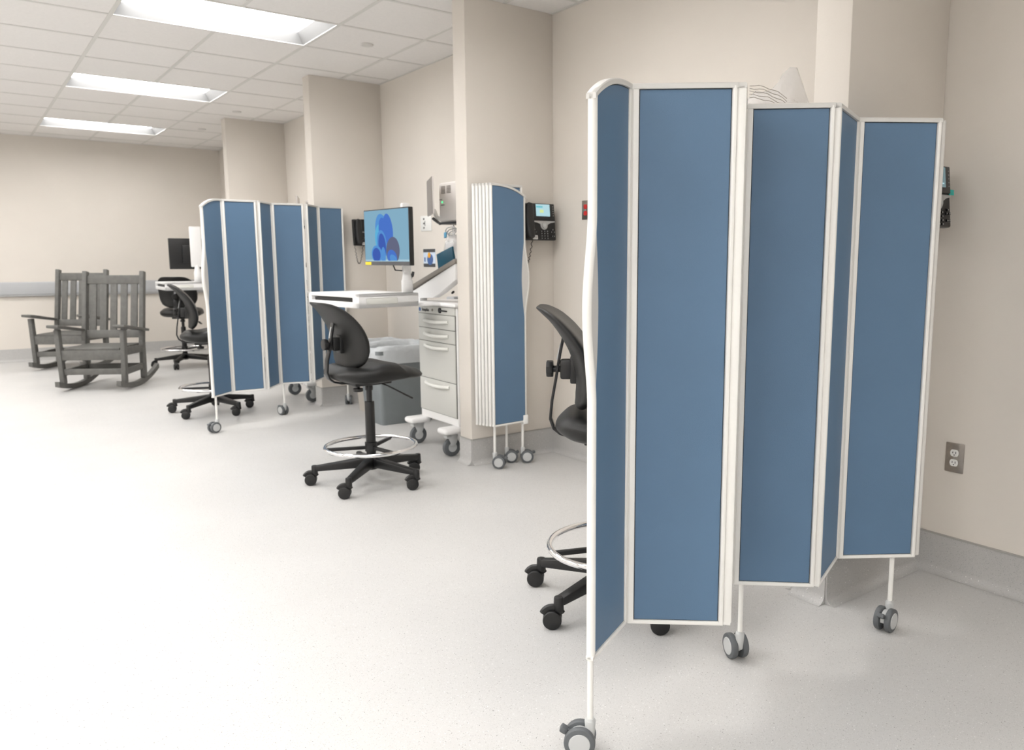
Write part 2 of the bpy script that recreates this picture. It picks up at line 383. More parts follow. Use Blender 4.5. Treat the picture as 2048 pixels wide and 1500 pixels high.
def panel(root, A, B, arch=None, stA=.020, stB=.020, handle=False, T=.022, shift=True):
    O = root.location
    A = Vector((*A, 0)); B = Vector((*B, 0)); d = (B-A); L = d.length; d.normalize(); n = Vector((-d.y, d.x, 0))
    if shift:
        if n.dot((A+B)/2) < 0: n = -n
        A += n*T/2; B += n*T/2
    A -= O; A.z = 0
    def top(s):
        if arch == 'A': return ZT-.063*max(0.0, 1-s/L)**2.6
        if arch == 'B': return ZT-.063*(s/L)**2
        return ZT
    Z = Vector((0, 0, 1)); fr = MB(); N = 14 if arch else 1
    TR, BR = .014, .011
    def stile(s0, s1, rnd):
        o = A+d*(s0+s1)/2; zt = top((s0+s1)/2)-.003; wd = s1-s0
        fr.m(0).beam(o+Z*(ZB+.003), o+Z*(zt), T+(.004 if rnd else 0), wd, .0062 if rnd else .003, upv=d)
    def hstile():     # the curved handle stile, a shallow outward bow between two heights
        zs = [ZB+.003]+[ .92+ (1.36-.92)*k/24 for k in range(25)]+[top(0)-.003]
        def bow(z):
            t = (z-.92)/(1.36-.92)
            return 0 if t <= 0 or t >= 1 else (math.sin(PI*t)**1.6)*.030
        out = [( -bow(z), z) for z in zs]; inn = [(stA-bow(z)*1.0, z) for z in zs]
        bb = bmesh.new(); hw = T/2-.0005; nn = d.cross(Z)
        rows = []
        for (a, z), (c, _) in zip(out, inn):
            rows.append([bb.verts.new(A+d*u+nn*v+Z*z) for u, v in ((a+.006, -hw), (a, -hw+.006), (a, hw-.006), (a+.006, hw), (c, hw), (c, -hw))])
        for r0, r1 in zip(rows[:-1], rows[1:]):
            for q in range(6): bb.faces.new((r0[q], r0[(q+1) % 6], r1[(q+1) % 6], r1[q]))
        bb.faces.new(rows[0][::-1]); bb.faces.new(rows[-1])
        hb = MB(); hb._add(bb); return hb, bow
    hob = None
    if handle: hb, bow = hstile()
    else: stile(0, stA, stA < .0165 and stA > .0105)
    stile(L-stB, L, stB < .0165 and stB > .0105)
    fr.m(0).beam(A+Z*(ZB+BR/2), A+d*L+Z*(ZB+BR/2), T-.001, BR, .002)
    # top rail follows the top edge
    bb = bmesh.new(); nn = d.cross(Z); hw = T/2+.0015; rows = []
    for i in range(N+1):
        s = L*i/N; rows.append([bb.verts.new(A+d*s+nn*v+Z*z) for v, z in ((-hw, top(s)-TR), (-hw, top(s)-.003), (-hw+.003, top(s)), (hw-.003, top(s)), (hw, top(s)-.003), (hw, top(s)-TR))])
    for r0, r1 in zip(rows[:-1], rows[1:]):
        for q in range(6): bb.faces.new((r0[q], r0[(q+1) % 6], r1[(q+1) % 6], r1[q]))
    bb.faces.new(rows[0][::-1]); bb.faces.new(rows[-1]); fr.m(1)._add(bb)
    def poly(g, inset):
        # g: gap from the frame
        s0, s1 = stA+g, L-stB-g; pts = [(s0, ZB+BR+g), (s1, ZB+BR+g)]
        M_ = 12 if arch else 1
        pts += [(s1+(s0-s1)*i/M_, top(s1+(s0-s1)*i/M_)-TR-g) for i in range(M_+1)]
        return pts
    def cutpoly(g, dd):
        P = poly(g, 0)
        if handle and dd:
            s0 = stA+g
            P += [(s0+(math.sin(PI*t)**1.0)*dd, 1.36-(1.36-.92)*t) for t in [k/16 for k in range(17)]]
        return P
    fr.m(2).prism(poly(-.001, 0), A, d, Z, .009)
    fo = fr.build('frame', [ALU, CAPM, GASK], root, smooth=40)
    if handle:
        h = MB()
        # pale plate behind the finger opening
        lens = [(stA+.001-bow(.92+.44*t)*1.0, .92+.44*t) for t in [k/16 for k in range(17)]]
        lens += [(stA+.003+math.sin(PI*t)*.017, .92+.44*t) for t in [1-k/16 for k in range(17)]]
        h.prism(lens, A, d, Z, .0122); h.build('finger_plate', INSET, fo, smooth=0)
        hb.build('handle_stile', ALU, fo, smooth=50)
    if handle: g2 = cutpoly(.0022, .017)
    else: g2 = poly(.0022, 0)
    MB().prism(g2, A, d, Z, .0125).build('blue_panel', BLUE, fo, smooth=0)
def folding_screen(name_label, segs, legs, group, shift=True, flags=None, T=.022):
    root = thing('folding_screen', name_label, 'privacy screen', (segs[0][0][0], segs[0][0][1], 0), 0, group)
    for i, (A, B) in enumerate(segs):
        fl = (flags or {}).get(i, {})
        a_out, b_out = (i % 2 == 0 and i > 0), (i % 2 == 1)
        panel(root, A, B, stA=fl.get('stA', .014 if (a_out or i == 0) else .017), stB=fl.get('stB', .014 if b_out else .009), shift=shift, T=T,
              arch=fl.get('arch', 'A' if i == 0 else None), handle=fl.get('handle', i == 0))
    for i in range(len(segs)-1):
        if shift and i % 2 == 1:
            a_, b_ = Vector((*segs[i][1], 0)), Vector((*segs[i+1][0], 0)); q = (a_+b_)/2; q += q.normalized()*.014-root.location; q.z = 0
            MB().cyl(q+Vector((0, 0, ZB+.004)), q+Vector((0, 0, ZT-.006)), .0095, n=12).build('hinge', CAPM, root)
        elif shift:
            q = Vector((*segs[i][1], 0)); q += q.normalized()*.005-root.location; q.z = 0
            MB().cyl(q+Vector((0, 0, ZB+.004)), q+Vector((0, 0, ZT-.004)), .0055, n=12).build('hinge', CAPM, root)
    for x, y, a, *bk in legs: caster_geo(root, x-root.location.x, y-root.location.y, R(a), brake=(bk[0] if bk else True))
    return root
near = [((1.191, 1.4595), (1.397, 1.566)), ((1.399, 1.566), (1.599, 1.394)), ((1.616, 1.382), (1.835, 1.566)), ((1.838, 1.566), (2.019, 1.400)),
        ((2.032, 1.391), (2.282, 1.494)), ((2.284, 1.494), (2.502, 1.343)), ((2.520, 1.350), (2.744, 1.466))]
folding_screen('large blue folding privacy screen in the foreground, standing zigzag at right', near,
               [(1.195, 1.476, 138), (1.872, 1.562, 68, False), (2.458, 1.400, 188)], 'blue folding screens')
far = [((1.435, 6.145), (1.612, 6.313)), ((1.614, 6.313), (1.852, 6.300)), ((1.878, 6.300), (2.028, 6.500)), ((2.030, 6.500), (2.258, 6.440)),
       ((2.290, 6.440), (2.440, 6.620)), ((2.442, 6.620), (2.665, 6.640))]
folding_screen('blue folding privacy screen opened out beside the middle partition, beyond the empty stool', far,
               [(1.452, 6.17, 200), (2.062, 6.53, 110), (2.655, 6.66, 60, False)], 'blue folding screens')
st = []
for i in range(6):
    ox, oy = -.0095*i, .0232*i
    st.append(((2.758+ox, 4.046+oy), (2.503+ox, 4.030+oy)))
fl = {0: dict(arch='A', handle=True, stB=.012)}
for i in range(1, 6): fl[i] = dict(arch=None, handle=False, stA=.014, stB=.014)
sc = folding_screen('blue folding privacy screen folded flat against the partition, white edges showing', st,
                    [(2.522, 4.045, -42), (2.655, 4.118, -25), (2.735, 4.058, -30)], 'blue folding screens', shift=False, flags=fl, T=.0185)
b = MB(); b.box((-.030, -.014, ZB-.012), (.004, .020, ZB+.045), .003); b.build('corner_bracket', WHITE, sc)

# ------------------------------------------------------------------ task stools
def stool(label, center, facing, leg0, group, cast, bz=0, lift=0):
    """facing: degrees the seat faces; leg0: world angle of the first base leg"""
    t = thing('task_stool', label, 'stool', (center[0], center[1], 0), R(facing), group)
    MB().cyl((0, 0, .080), (0, 0, .160), .036, .032, 24, .004).build('hub', BLK, t)
    for k in range(5):
        a = R(leg0-facing+72*k); d = Vector((math.cos(a), math.sin(a), 0)); n = Vector((-d.y, d.x, 0)); RR = .322
        lg = MB()
        lg.beam(d*.02+Vector((0, 0, .122)), d*(RR-.012)+Vector((0, 0, .094)), .052, .058, .008, w2=(.036, .032))
        lg.cyl(d*(RR-.008)+Vector((0, 0, .058)), d*(RR-.008)+Vector((0, 0, .113)), .0185, .0165, 18, .006)
        leg = lg.build('leg', BLK, t)
        ca = a+R(cast[k]); e = Vector((math.cos(ca), math.sin(ca), 0)); en = Vector((-e.y, e.x, 0)); c = d*(RR-.008)+e*.022; c.z = .033
        w_ = MB()
        for s in (-1, 1): w_.cyl(c+en*s*.004, c+en*s*.026, .033, n=28, bev=.005)
        w_.cyl(c-en*.01, c+en*.01, .014, n=14)
        w_.tube([c+e*.030*math.cos(q)+Vector((0, 0, .030*math.sin(q)+.006)) for q in [R(20+14*i) for i in range(11)]], .011, 8, flat=1.6)
        w_.build('caster', BLK, leg)
    col = MB(); col.cyl((0, 0, .150), (0, 0, .470), .027, n=24, bev=.002); col.build('column', BLK, t)
    g = MB(); g.cyl((0, 0, .465), (0, 0, .60), .0165, n=20); g.cyl((0, 0, .535), (0, 0, .60), .022, n=20); g.build('gas_lift', BLKM, t)
    ring = MB(); ring.tube([(.250*math.cos(2*PI*i/64), .250*math.sin(2*PI*i/64), .214) for i in range(64)], .0115, 12, closed=True)
    ring.build('foot_ring', CHROME, t)
    sp = MB(); sp.cyl((0, 0, .185), (0, 0, .235), .034, n=20)
    for k in range(3):
        a = R(60+120*k-facing+100); d = Vector((math.cos(a), math.sin(a), 0)); sp.beam(d*.02+Vector((0, 0, .205)), d*.246+Vector((0, 0, .206)), .020, .018, .003)
    sp.build('ring_spokes', BLK, t)
    # seat: contoured saddle with a drooping front
    L0, L1, HW = -.225, .300, .225
    def zt(u):
        P = [(-.225, .672), (-.17, .690), (-.08, .680), (0, .694), (.08, .694), (.16, .672), (.24, .654), (.30, .642)]
        for (a, za), (c, zc) in zip(P[:-1], P[1:]):
            if u <= c:
                q = (u-a)/(c-a); q = max(0, q); q = q*q*(3-2*q); return za+(zc-za)*q
        return .642
    def zb(u):
        P = [(-.225, .606), (-.16, .592), (-.05, .588), (.06, .594), (.16, .600), (.24, .590), (.30, .580)]
        for (a, za), (c, zc) in zip(P[:-1], P[1:]):
            if u <= c:
                q = max(0, (u-a)/(c-a)); return za+(zc-za)*q
        return .580
    cxs = (L0+L1)/2; hl = (L1-L0)/2
    def seatf(i, j, topside=True):
        a = 2*PI*j
        ca, sa = math.cos(a), math.sin(a); ex = 2/2.7
        # rings: 0 bottom centre .. 1 top centre
        lev = i*2-1          # -1..1
        rr = (1-lev*lev)**(1/7) if abs(lev) < 1 else 0
        rr = max(rr, 0.0)
        u = cxs+hl*rr*math.copysign(abs(ca)**ex, ca); v = HW*rr*math.copysign(abs(sa)**ex, sa)*(1-.10*((u-cxs)/hl+.2))
        z0, z1 = zb(u), zt(u); vv = abs(v)/HW
        z1 += .010*vv**2 if u < .1 else -.012*vv**2
        z1 -= .012*math.exp(-((u-.22)/.1)**2)*(1 if v < .0 else 1)*vv**2
        q = (lev+1)/2
        return Vector((u, v, z0+(z1-z0)*q))
    def levmap(x):
        y = .5-.5*math.cos(PI*x); return .5-.5*math.cos(PI*y)
    s_ = MB(); s_.grid(lambda i, j: seatf(levmap(i), j), 31, 48, closed_v=True)
    s_.build('seat', FOAM, t, smooth=60)
    # under-seat plate
    p = MB(); p.box((-.12, -.085, .572), (.10, .085, .600), .006); p.beam((.08, 0, .590), (.17, 0, .607), .15, .012, .002)
    p.build('mechanism', BLK, t)
    # back rest
    ctr = [(-.140, .708), (-.124, .742), (-.115, .795), (-.122, .855), (-.146, .915), (-.182, .970), (-.225, 1.018), (-.265, 1.048), (-.288, 1.060)]
    thk = [.034, .062, .074, .072, .062, .050, .036, .024, .010]; wid = [.095, .175, .205, .212, .210, .198, .175, .135, .075]
    def lerp(tab, x):
        x = min(max(x*(len(tab)-1), 0), len(tab)-1-1e-6); i = int(x); q = x-i; q = q
        if isinstance(tab[0], tuple):
            p0 = tab[max(i-1, 0)]; p1 = tab[i]; p2 = tab[i+1]; p3 = tab[min(i+2, len(tab)-1)]
            return tuple(.5*((2*p1[k])+(-p0[k]+p2[k])*q+(2*p0[k]-5*p1[k]+4*p2[k]-p3[k])*q*q+(-p0[k]+3*p1[k]-3*p2[k]+p3[k])*q**3) for k in range(2))
        return tab[i]+(tab[i+1]-tab[i])*q
    def backf(i, j):
        x = .5-.5*math.cos(PI*i)
        c = lerp(ctr, x); c = (c[0], c[1]+bz); c2 = lerp(ctr, min(1, x+.02)); c1 = lerp(ctr, max(0, x-.02))
        tx, tz = c2[0]-c1[0], c2[1]-c1[1]; l = math.hypot(tx, tz); nx, nz = tz/l, -tx/l     # front normal
        e = 1 if 0 < i < 1 else .02
        a = 2*PI*j; ca, sa = math.cos(a), math.sin(a)
        w_ = lerp(wid, x)*e; h = lerp(thk, x)/2*e
        v = w_*math.copysign(abs(ca)**.75, ca); off = h*math.copysign(abs(sa)**.8, sa)
        wrap = .020*(v/.21)**2
        return Vector((c[0]+nx*(off+wrap), v, c[1]+nz*(off+wrap)))
    bk = MB(); bk.grid(backf, 30, 36, closed_v=True); bk.build('backrest', FOAM, t, smooth=60)
    # J bracket with slot, clamp block and knobs
    j = MB(); path = [(-.196, .955+bz), (-.209, .89+bz), (-.222, .81+bz), (-.238, .72), (-.244, .655), (-.232, .620), (-.208, .600), (-.165, .588), (-.05, .583)]
    pts = [Vector((a, 0, z)) for a, z in path]
    for a, c in zip(pts[:-1], pts[1:]):
        dd = (c-a).normalized()*.002
        j.beam(a-dd, c+dd, .038, .010, .002, upv=(1, 0, .01))
    for q in (pts[4], pts[5], pts[6]): j.cyl(q-Vector((0, .019, 0)), q+Vector((0, .019, 0)), .0045, n=10)
    br = j.build('back_bracket', BLKM, t); br.location.z = lift
    MB().beam((-.2065, 0, .930+bz), (-.2205, 0, .870+bz), .009, .004, upv=(1, 0, .01)).build('slot', GRYH, br)
    c_ = MB(); c_.box((-.208, -.021, .800+bz), (-.150, .021, .872+bz), .008); c_.box((-.172, -.028, .785+bz), (-.130, .028, .885+bz), .006); c_.build('clamp_block', BLK, t)
    kb = MB(); kb.cyl((-.236, 0, .836+bz), (-.206, 0, .836+bz), .012, n=12)
    kb.cyl((-.258, 0, .836+bz), (-.233, 0, .836+bz), .031, n=9, bev=.004); kb.build('backrest_knob', BLK, t)
    kb = MB(); kb.cyl((-.075, -.02, .545), (-.075, -.02, .575), .010, n=12); kb.cyl((-.075, -.02, .535), (-.075, -.02, .555), .027, n=24, bev=.004); kb.build('tension_knob', BLK, t)
    lv = MB(); lv.tube([(.02, -.07, .585), (.06, -.11, .565), (.135, -.14, .518)], .0045, 8); lv.beam((.13, -.138, .521), (.188, -.152, .487), .026, .010, .003)
    lv.build('lever', BLK, t)
    for o in t.children:
        if o.name.split('.')[0] in ('seat', 'mechanism', 'backrest', 'clamp_block', 'backrest_knob', 'tension_knob', 'lever', 'gas_lift'): o.location.z = lift
    return t
G = 'black task stools'
stool('black task stool in side view in front of the white workstation cart, chrome foot ring', (1.80, 4.21), 3, 80, G, (-20, 4, -74, -140, 148), -.030)
stool('black task stool half hidden behind the left edge of the large foreground screen', (1.866, 2.152), -40, 118, G, (24, -48, -120, 168, 96), 0, .034)
stool('black task stool whose base shows under the blue screen by the middle partition', (1.640, 7.03), -12, 76, G, (-20, 17, -55, -127, 161))
stool('farthest black task stool, seen from behind near the black monitor back', (2.12, 10.32), 62, 95, G, (10, 40, 30, 15, -25))

# ------------------------------------------------------------------ rocking chairs
def rocker(label, loc, facing, group):
    t = thing('rocking_chair', label, 'rocking chair', (*loc, 0), R(facing), group); t.scale = (1.04, 1.04, 1.05)
    RAD = 1.25; HWd = .265
    def rz(x): return (x*x)/(2*RAD)
    for s in (-1, 1):
        b = MB(); bb = bmesh.new(); rows = []
        for i in range(25):
            x = -.52+.90*i/24
            rows.append([bb.verts.new((x, s*HWd+dy, rz(x)+dz+.0005)) for dy, dz in ((-.020, 0), (.020, 0), (.020, .046), (-.020, .046))])
        for r0, r1 in zip(rows[:-1], rows[1:]):
            for q in range(4): bb.faces.new((r0[q], r0[(q+1) % 4], r1[(q+1) % 4], r1[q]))
        bb.faces.new(rows[0][::-1]); bb.faces.new(rows[-1]); b._add(bb); b.build('rocker', ROCK, t, smooth=25)
        b = MB(); b.beam((.255, s*(HWd+.004), rz(.255)+.044), (.255, s*(HWd+.022), .565), .040, .062, .004, upv=(1, 0, 0)); b.build('front_post', ROCK, t)
        b = MB(); b.beam((-.185, s*HWd, rz(-.19)+.044), (-.20, s*HWd, .42), .040, .066, .004, upv=(1, 0, 0)); b.beam((-.199, s*HWd, .40), (-.335, s*HWd, 1.085), .040, .062, .004, upv=(1, 0, .2)); b.build('rear_post', ROCK, t)
        b = MB(); out = [(-.27, -.030), (.10, -.045), (.30, -.062), (.345, -.050), (.355, 0), (.345, .050), (.30, .062), (.10, .045), (-.27, .030)]
        b.prism(out, (0, s*(HWd+.02), .555), (.99, 0, .14), (0, 1, 0), .024, .004); b.build('armrest', ROCK, t)
        b = MB(); b.beam((-.20, s*HWd, .345), (.255, s*HWd, .355), .030, .07, .003); b.build('side_rail', ROCK, t)
        b = MB(); b.beam((-.19, s*HWd, .175), (.255, s*HWd, .165), .026, .055, .003); b.build('side_stretcher', ROCK, t)
    MB().box((.245, -HWd, .285), (.275, HWd, .375), .004).build('front_apron', ROCK, t)
    MB().box((.243, -HWd, .150), (.268, HWd, .205), .003).build('front_stretcher', ROCK, t)
    MB().box((-.20, -HWd, .150), (-.178, HWd, .200), .003).build('rear_stretcher', ROCK, t)
    b = MB()
    for k in range(6): b.beam((-.185+.082*k, -HWd+.022, .385-.0*k), (-.185+.082*k, HWd-.022, .385), .072, .022, .003, upv=(0, 0, 1))
    b.build('seat_slats', ROCK, t)
    def bx(z): return -.199-.136*(z-.40)/.685
    MB().beam((bx(1.0), -HWd, 1.005), (bx(1.0), HWd, 1.005), .026, .085, .003, upv=(-.19, 0, .98)).build('top_rail', ROCK, t)
    MB().beam((bx(.49), -HWd, .485), (bx(.49), HWd, .485), .026, .075, .003, upv=(-.19, 0, .98)).build('lower_back_rail', ROCK, t)
    for k in range(5):
        y = -.19+.095*k
        MB().beam((bx(.51), y, .515), (bx(.975), y, .972), .062, .020, .003, upv=(1, 0, .2)).build('back_slat', ROCK, t)
    return t
rocker('grey slatted rocking chair nearer the camera, overlapping the other one', (1.14, 9.12), 239, 'grey rocking chairs')
rocker('grey slatted rocking chair nearer the far wall, partly behind the other one', (1.06, 11.02), 237, 'grey rocking chairs')

# ------------------------------------------------------------------ wall phones
def phone(label, x, y, group, lit=True, tab=False, tag_=True):
    t = thing('wall_phone', label, 'phone', (x, y, 1.49), 0, group)
    b = MB(); b.prism([(-.110, -.085), (.0, -.085), (.0, .095), (-.055, .105)][:0] or [(0, -.08), (-.055, -.08), (-.070, .075), (0, .105)], (.02, 0, 0), (0, 1, 0), (0, 0, 1), .17); b.build('wall_bracket', BLK, t)
    M = Matrix.Translation((0, -.075, 0))@Matrix.Rotation(R(-6), 4, 'X')
    def P(v): return M@Vector(v)
    b = MB(); b.box((-.125, -.012, -.112), (.125, .020, .112), .007, 3, M=M); body = b.build('body', BLK, t)
    b = MB(); b.box((-.055, -.018, .012), (.119, -.010, .112), .003, 2, M=M); b.build('display_bezel', BLKM, t)
    b = MB(); b.m(0).box((-.022, -.0195, .034), (.082, -.017, .107), M=M)
    if lit:
        b.m(1).box((-.020, -.0202, .086), (.028, -.019, .096), M=M); b.m(2).box((.006, -.0202, .055), (.034, -.019, .074), M=M)
    else:
        b.m(1).box((.0, -.0202, .045), (.07, -.019, .050), M=M)
    b.build('display', [PSCR, PSCR_T, PSCR_Y] if lit else [PSCR_D, PSCR, PSCR], t, smooth=0)
    out = [(-.052, .006), (.122, .006), (.122, .000), (.085, -.006), (.060, -.018)]+[(.034+.026*math.cos(a), -.022+.026*math.sin(a)) for a in [R(-10-16*k) for k in range(11)]]+[(.008, -.016), (-.015, -.006), (-.052, .000)]
    b = MB(); b.prism(out, P((0, -.0145, 0)), (1, 0, 0), M.to_3x3()@Vector((0, 0, 1)), .006)
    b.cyl(P((.034, -.016, -.022)), P((.034, -.024, -.022)), .0185, n=24, bev=.002); b.build('navigation_pad', SILV, t)
    MB().cyl(P((.034, -.022, -.022)), P((.034, -.026, -.022)), .009, n=20).build('select_button', GRYH, t)
    def key(px, pz, w_=.012, h_=.008):
        q = MB(); q.m(0).box((px-w_/2, -.0175, pz-h_/2), (px+w_/2, -.010, pz+h_/2), .0015, M=M)
        q.m(1).box((px-.0022, -.0181, pz-.0018), (px+.0022, -.0170, pz+.0018), M=M); q.build('key', [BLKM, GRYH], t, smooth=0)
    for r_ in range(4):
        for c_ in range(3): key(.012+.022*c_, -.058-.0145*r_)
    for q in ((-.038, -.048), (-.048, -.062), (-.028, -.062), (.098, -.048), (.088, -.062), (.108, -.062), (.092, -.088), (.106, -.088)): key(q[0], q[1], .013, .010)
    for q in range(5): key(.108, .095-.014*q, .008, .007)
    # handset
    b = MB(); n_ = 22
    def hs(i, j):
        z = -.112+.224*i; a = 2*PI*j
        bulge = .020+.012*(abs(i-.5)*2)**3
        e = math.sin(PI*min(max(i, .0), 1))**.18 if 0 < i < 1 else .02
        return P((-.092+.031*math.copysign(abs(math.cos(a))**.6, math.cos(a))*e, -.030+(-.020+ .008*math.cos((i-.5)*PI))*1+bulge*math.sin(a)*e, z))
    b.grid(hs, n_, 20, closed_v=True); b.build('handset', BLK, t, smooth=60)
    # cord loop
    b = MB(); pts = []
    for k in range(90):
        q = k/89; a = 2*PI*q*16
        px = -.105+.075*q; pz = -.105-.16*math.sin(PI*q)**.8
        pts.append(Vector((px+.0045*math.cos(a), -.055+.012*math.sin(PI*q)+.0045*math.sin(a), pz)))
    b.tube(pts, .0022, 6); b.build('coiled_cord', BLK, t, smooth=60)
    if tag_:
        b = MB(); b.m(0).box((-.055, -.0135, -.108), (-.018, -.0115, -.084), M=M); b.m(1)
        for k in range(3): b.box((-.051, -.0138, -.090-.006*k), (-.022, -.0130, -.0875-.006*k), M=M)
        b.build('label_sticker', [WHITE, DKG], t, smooth=0)
    if tab:
        b = MB(); b.box((.112, -.016, .008), (.147, -.014, .028), M=M); b.build('turquoise_tab', TQ, t, smooth=0)
    return t
phone('black desk phone with lit screen mounted beside the folded blue screen', 2.902, 4.19, 'black wall phones')
phone('black phone partly hidden behind the right edge of the foreground screen', 2.872, 1.648, 'black wall phones', lit=False, tab=True)
phone('black phone just left of the computer monitor with its cord hanging', 2.875, 6.72, 'black wall phones')

# ------------------------------------------------------------------ outlets
def plate(name, label, x, y, z, w_, h_, m_, cat='outlet'):
    t = thing(name, label, cat, (x, y, z)); b = MB()
    b.box((-.006, -w_/2, -h_/2), (0, w_/2, h_/2), .003, 2); b.build('cover_plate', m_, t); return t
t = plate('wall_outlet', 'steel duplex power outlet low on the right wall', XW, 1.513, .485, .074, .118, STEEL)
for s in (1, -1):
    b = MB(); out = [(.0165*math.cos(a)*1.0, max(-.0135, min(.0135, .0175*math.sin(a)))) for a in [R(15*k) for k in range(24)]]
    b.prism(out, (-.0065, 0, s*.0195), (0, 1, 0), (0, 0, 1), .004); rc = b.build('receptacle', WHITE, t, smooth=30)
    b = MB(); zz = s*.0195
    for yy, hh in ((.006, .007), (-.006, .009)): b.box((-.0090, yy-.0012, zz-hh/2+.002), (-.0078, yy+.0012, zz+hh/2+.002))
    b.cyl((-.0090, 0, zz-.0075), (-.0078, 0, zz-.0075), .0024, n=12); b.build('slots', BLK, rc, smooth=0)
MB().cyl((-.0085, 0, 0), (-.005, 0, 0), .003, n=12).build('screw', SILV, t)
t = plate('wall_outlet', 'steel plate with two red emergency receptacles left of the foreground screen', XW, 3.852, 1.557, .074, .114, STEEL)
for s in (1, -1):
    b = MB(); out = [(.0165*math.cos(a), max(-.0135, min(.0135, .0175*math.sin(a)))) for a in [R(15*k) for k in range(24)]]
    b.prism(out, (-.0065, 0, s*.0195), (0, 1, 0), (0, 0, 1), .004); b.build('red_receptacle', RED, t, smooth=30)
MB().cyl((-.0085, -.0, 0), (-.005, -.0, 0), .003, n=12).build('screw', WHITE, t)
t = plate('wall_outlet', 'white wall outlet plate between the monitor and the grey medical device', XW, 5.925, 1.55, .185, .122, WHITE)
b = MB()
for q in (-.035, 0, .035): b.box((-.0078, .022, q-.007), (-.006, .040, q+.007), .002)
b.box((-.0078, .010, -.02), (-.006, .016, .02)); b.build('sockets', DKG, t, smooth=0)
# poster
t = thing('wall_poster', 'small blue poster with an orange disc on the wall behind the clear bag', 'poster', (XW, 5.885, 1.273))
MB().box((-.003, -.10, -.072), (0, .10, .072)).build('sheet', PALE, t, smooth=0)
MB().box((-.004, -.10, .045), (-.0025, .10, .072)).build('upper_band', DKG, t, smooth=0)
MB().box((-.004, -.10, -.072), (-.0025, .10, -.045)).build('lower_band', DKG, t, smooth=0)
MB().prism([(.050*math.cos(a), .045*math.sin(a)) for a in [R(15*k) for k in range(24)]], (-.0034, -.015, -.012), (0, 1, 0), (0, 0, 1), .002).build('navy_shape', NAVY, t, smooth=0)
MB().prism([(.024*math.cos(a), .022*math.sin(a)) for a in [R(15*k) for k in range(24)]], (-.0048, -.002, .022), (0, 1, 0), (0, 0, 1), .002).build('orange_disc', ORG, t, smooth=0)
MB().box((-.004, .065, -.03), (-.0025, .085, .005)).build('print_block', NAVY, t, smooth=0)

# ------------------------------------------------------------------ workstation carts
def display_art(root, M):
    """generic overlapping rounded ribbons on a pale blue ground, on the monitor's front"""
    def blob(name, pts, dz, mt):
        b = MB(); b.prism(pts, M@Vector((0, 0, 0))+M.to_3x3()@Vector((-.0065-dz, 0, 0)), M.to_3x3()@Vector((0, 1, 0)), M.to_3x3()@Vector((0, 0, 1)), .0004); return b.build(name, mt, root, smooth=0)
    def ell(cx, cy, a, b_, rot, n=40, clip=-.145):
        o = []
        for k in range(n):
            q = 2*PI*k/n; x = a*math.cos(q); y = b_*math.sin(q)
            o.append((cx+x*math.cos(rot)-y*math.sin(rot), max(clip, cy+x*math.sin(rot)+y*math.cos(rot))))
        return o
    # y axis: + is image left
    for i, (cx, cy, a, b_, rot, mt) in enumerate([
            (.035, .015, .085, .135, R(-22), SCR_A), (-.03, .045, .055, .100, R(-14), SCR_B), (.055, -.02, .075, .105, R(-18), SCR_E),
            (.015, .01, .060, .115, R(-20), SCR_B), (.05, -.045, .060, .090, R(-12), SCR_A), (.045, -.055, .045, .080, R(-10), SCR_C),
            (.115, -.105, .065, .055, R(10), SCR_A), (.118, -.108, .050, .043, R(10), SCR_C), (-.085, -.085, .080, .085, R(14), SCR_D),
            (-.075, -.125, .060, .045, R(20), SCR_B), (-.09, -.135, .045, .025, R(20), SCR_A), (.03, -.12, .028, .06, R(0), SCR_A)]):
        blob('display_ribbon', ell(cx, cy, a, b_, rot), .0004*(i+1), mt)
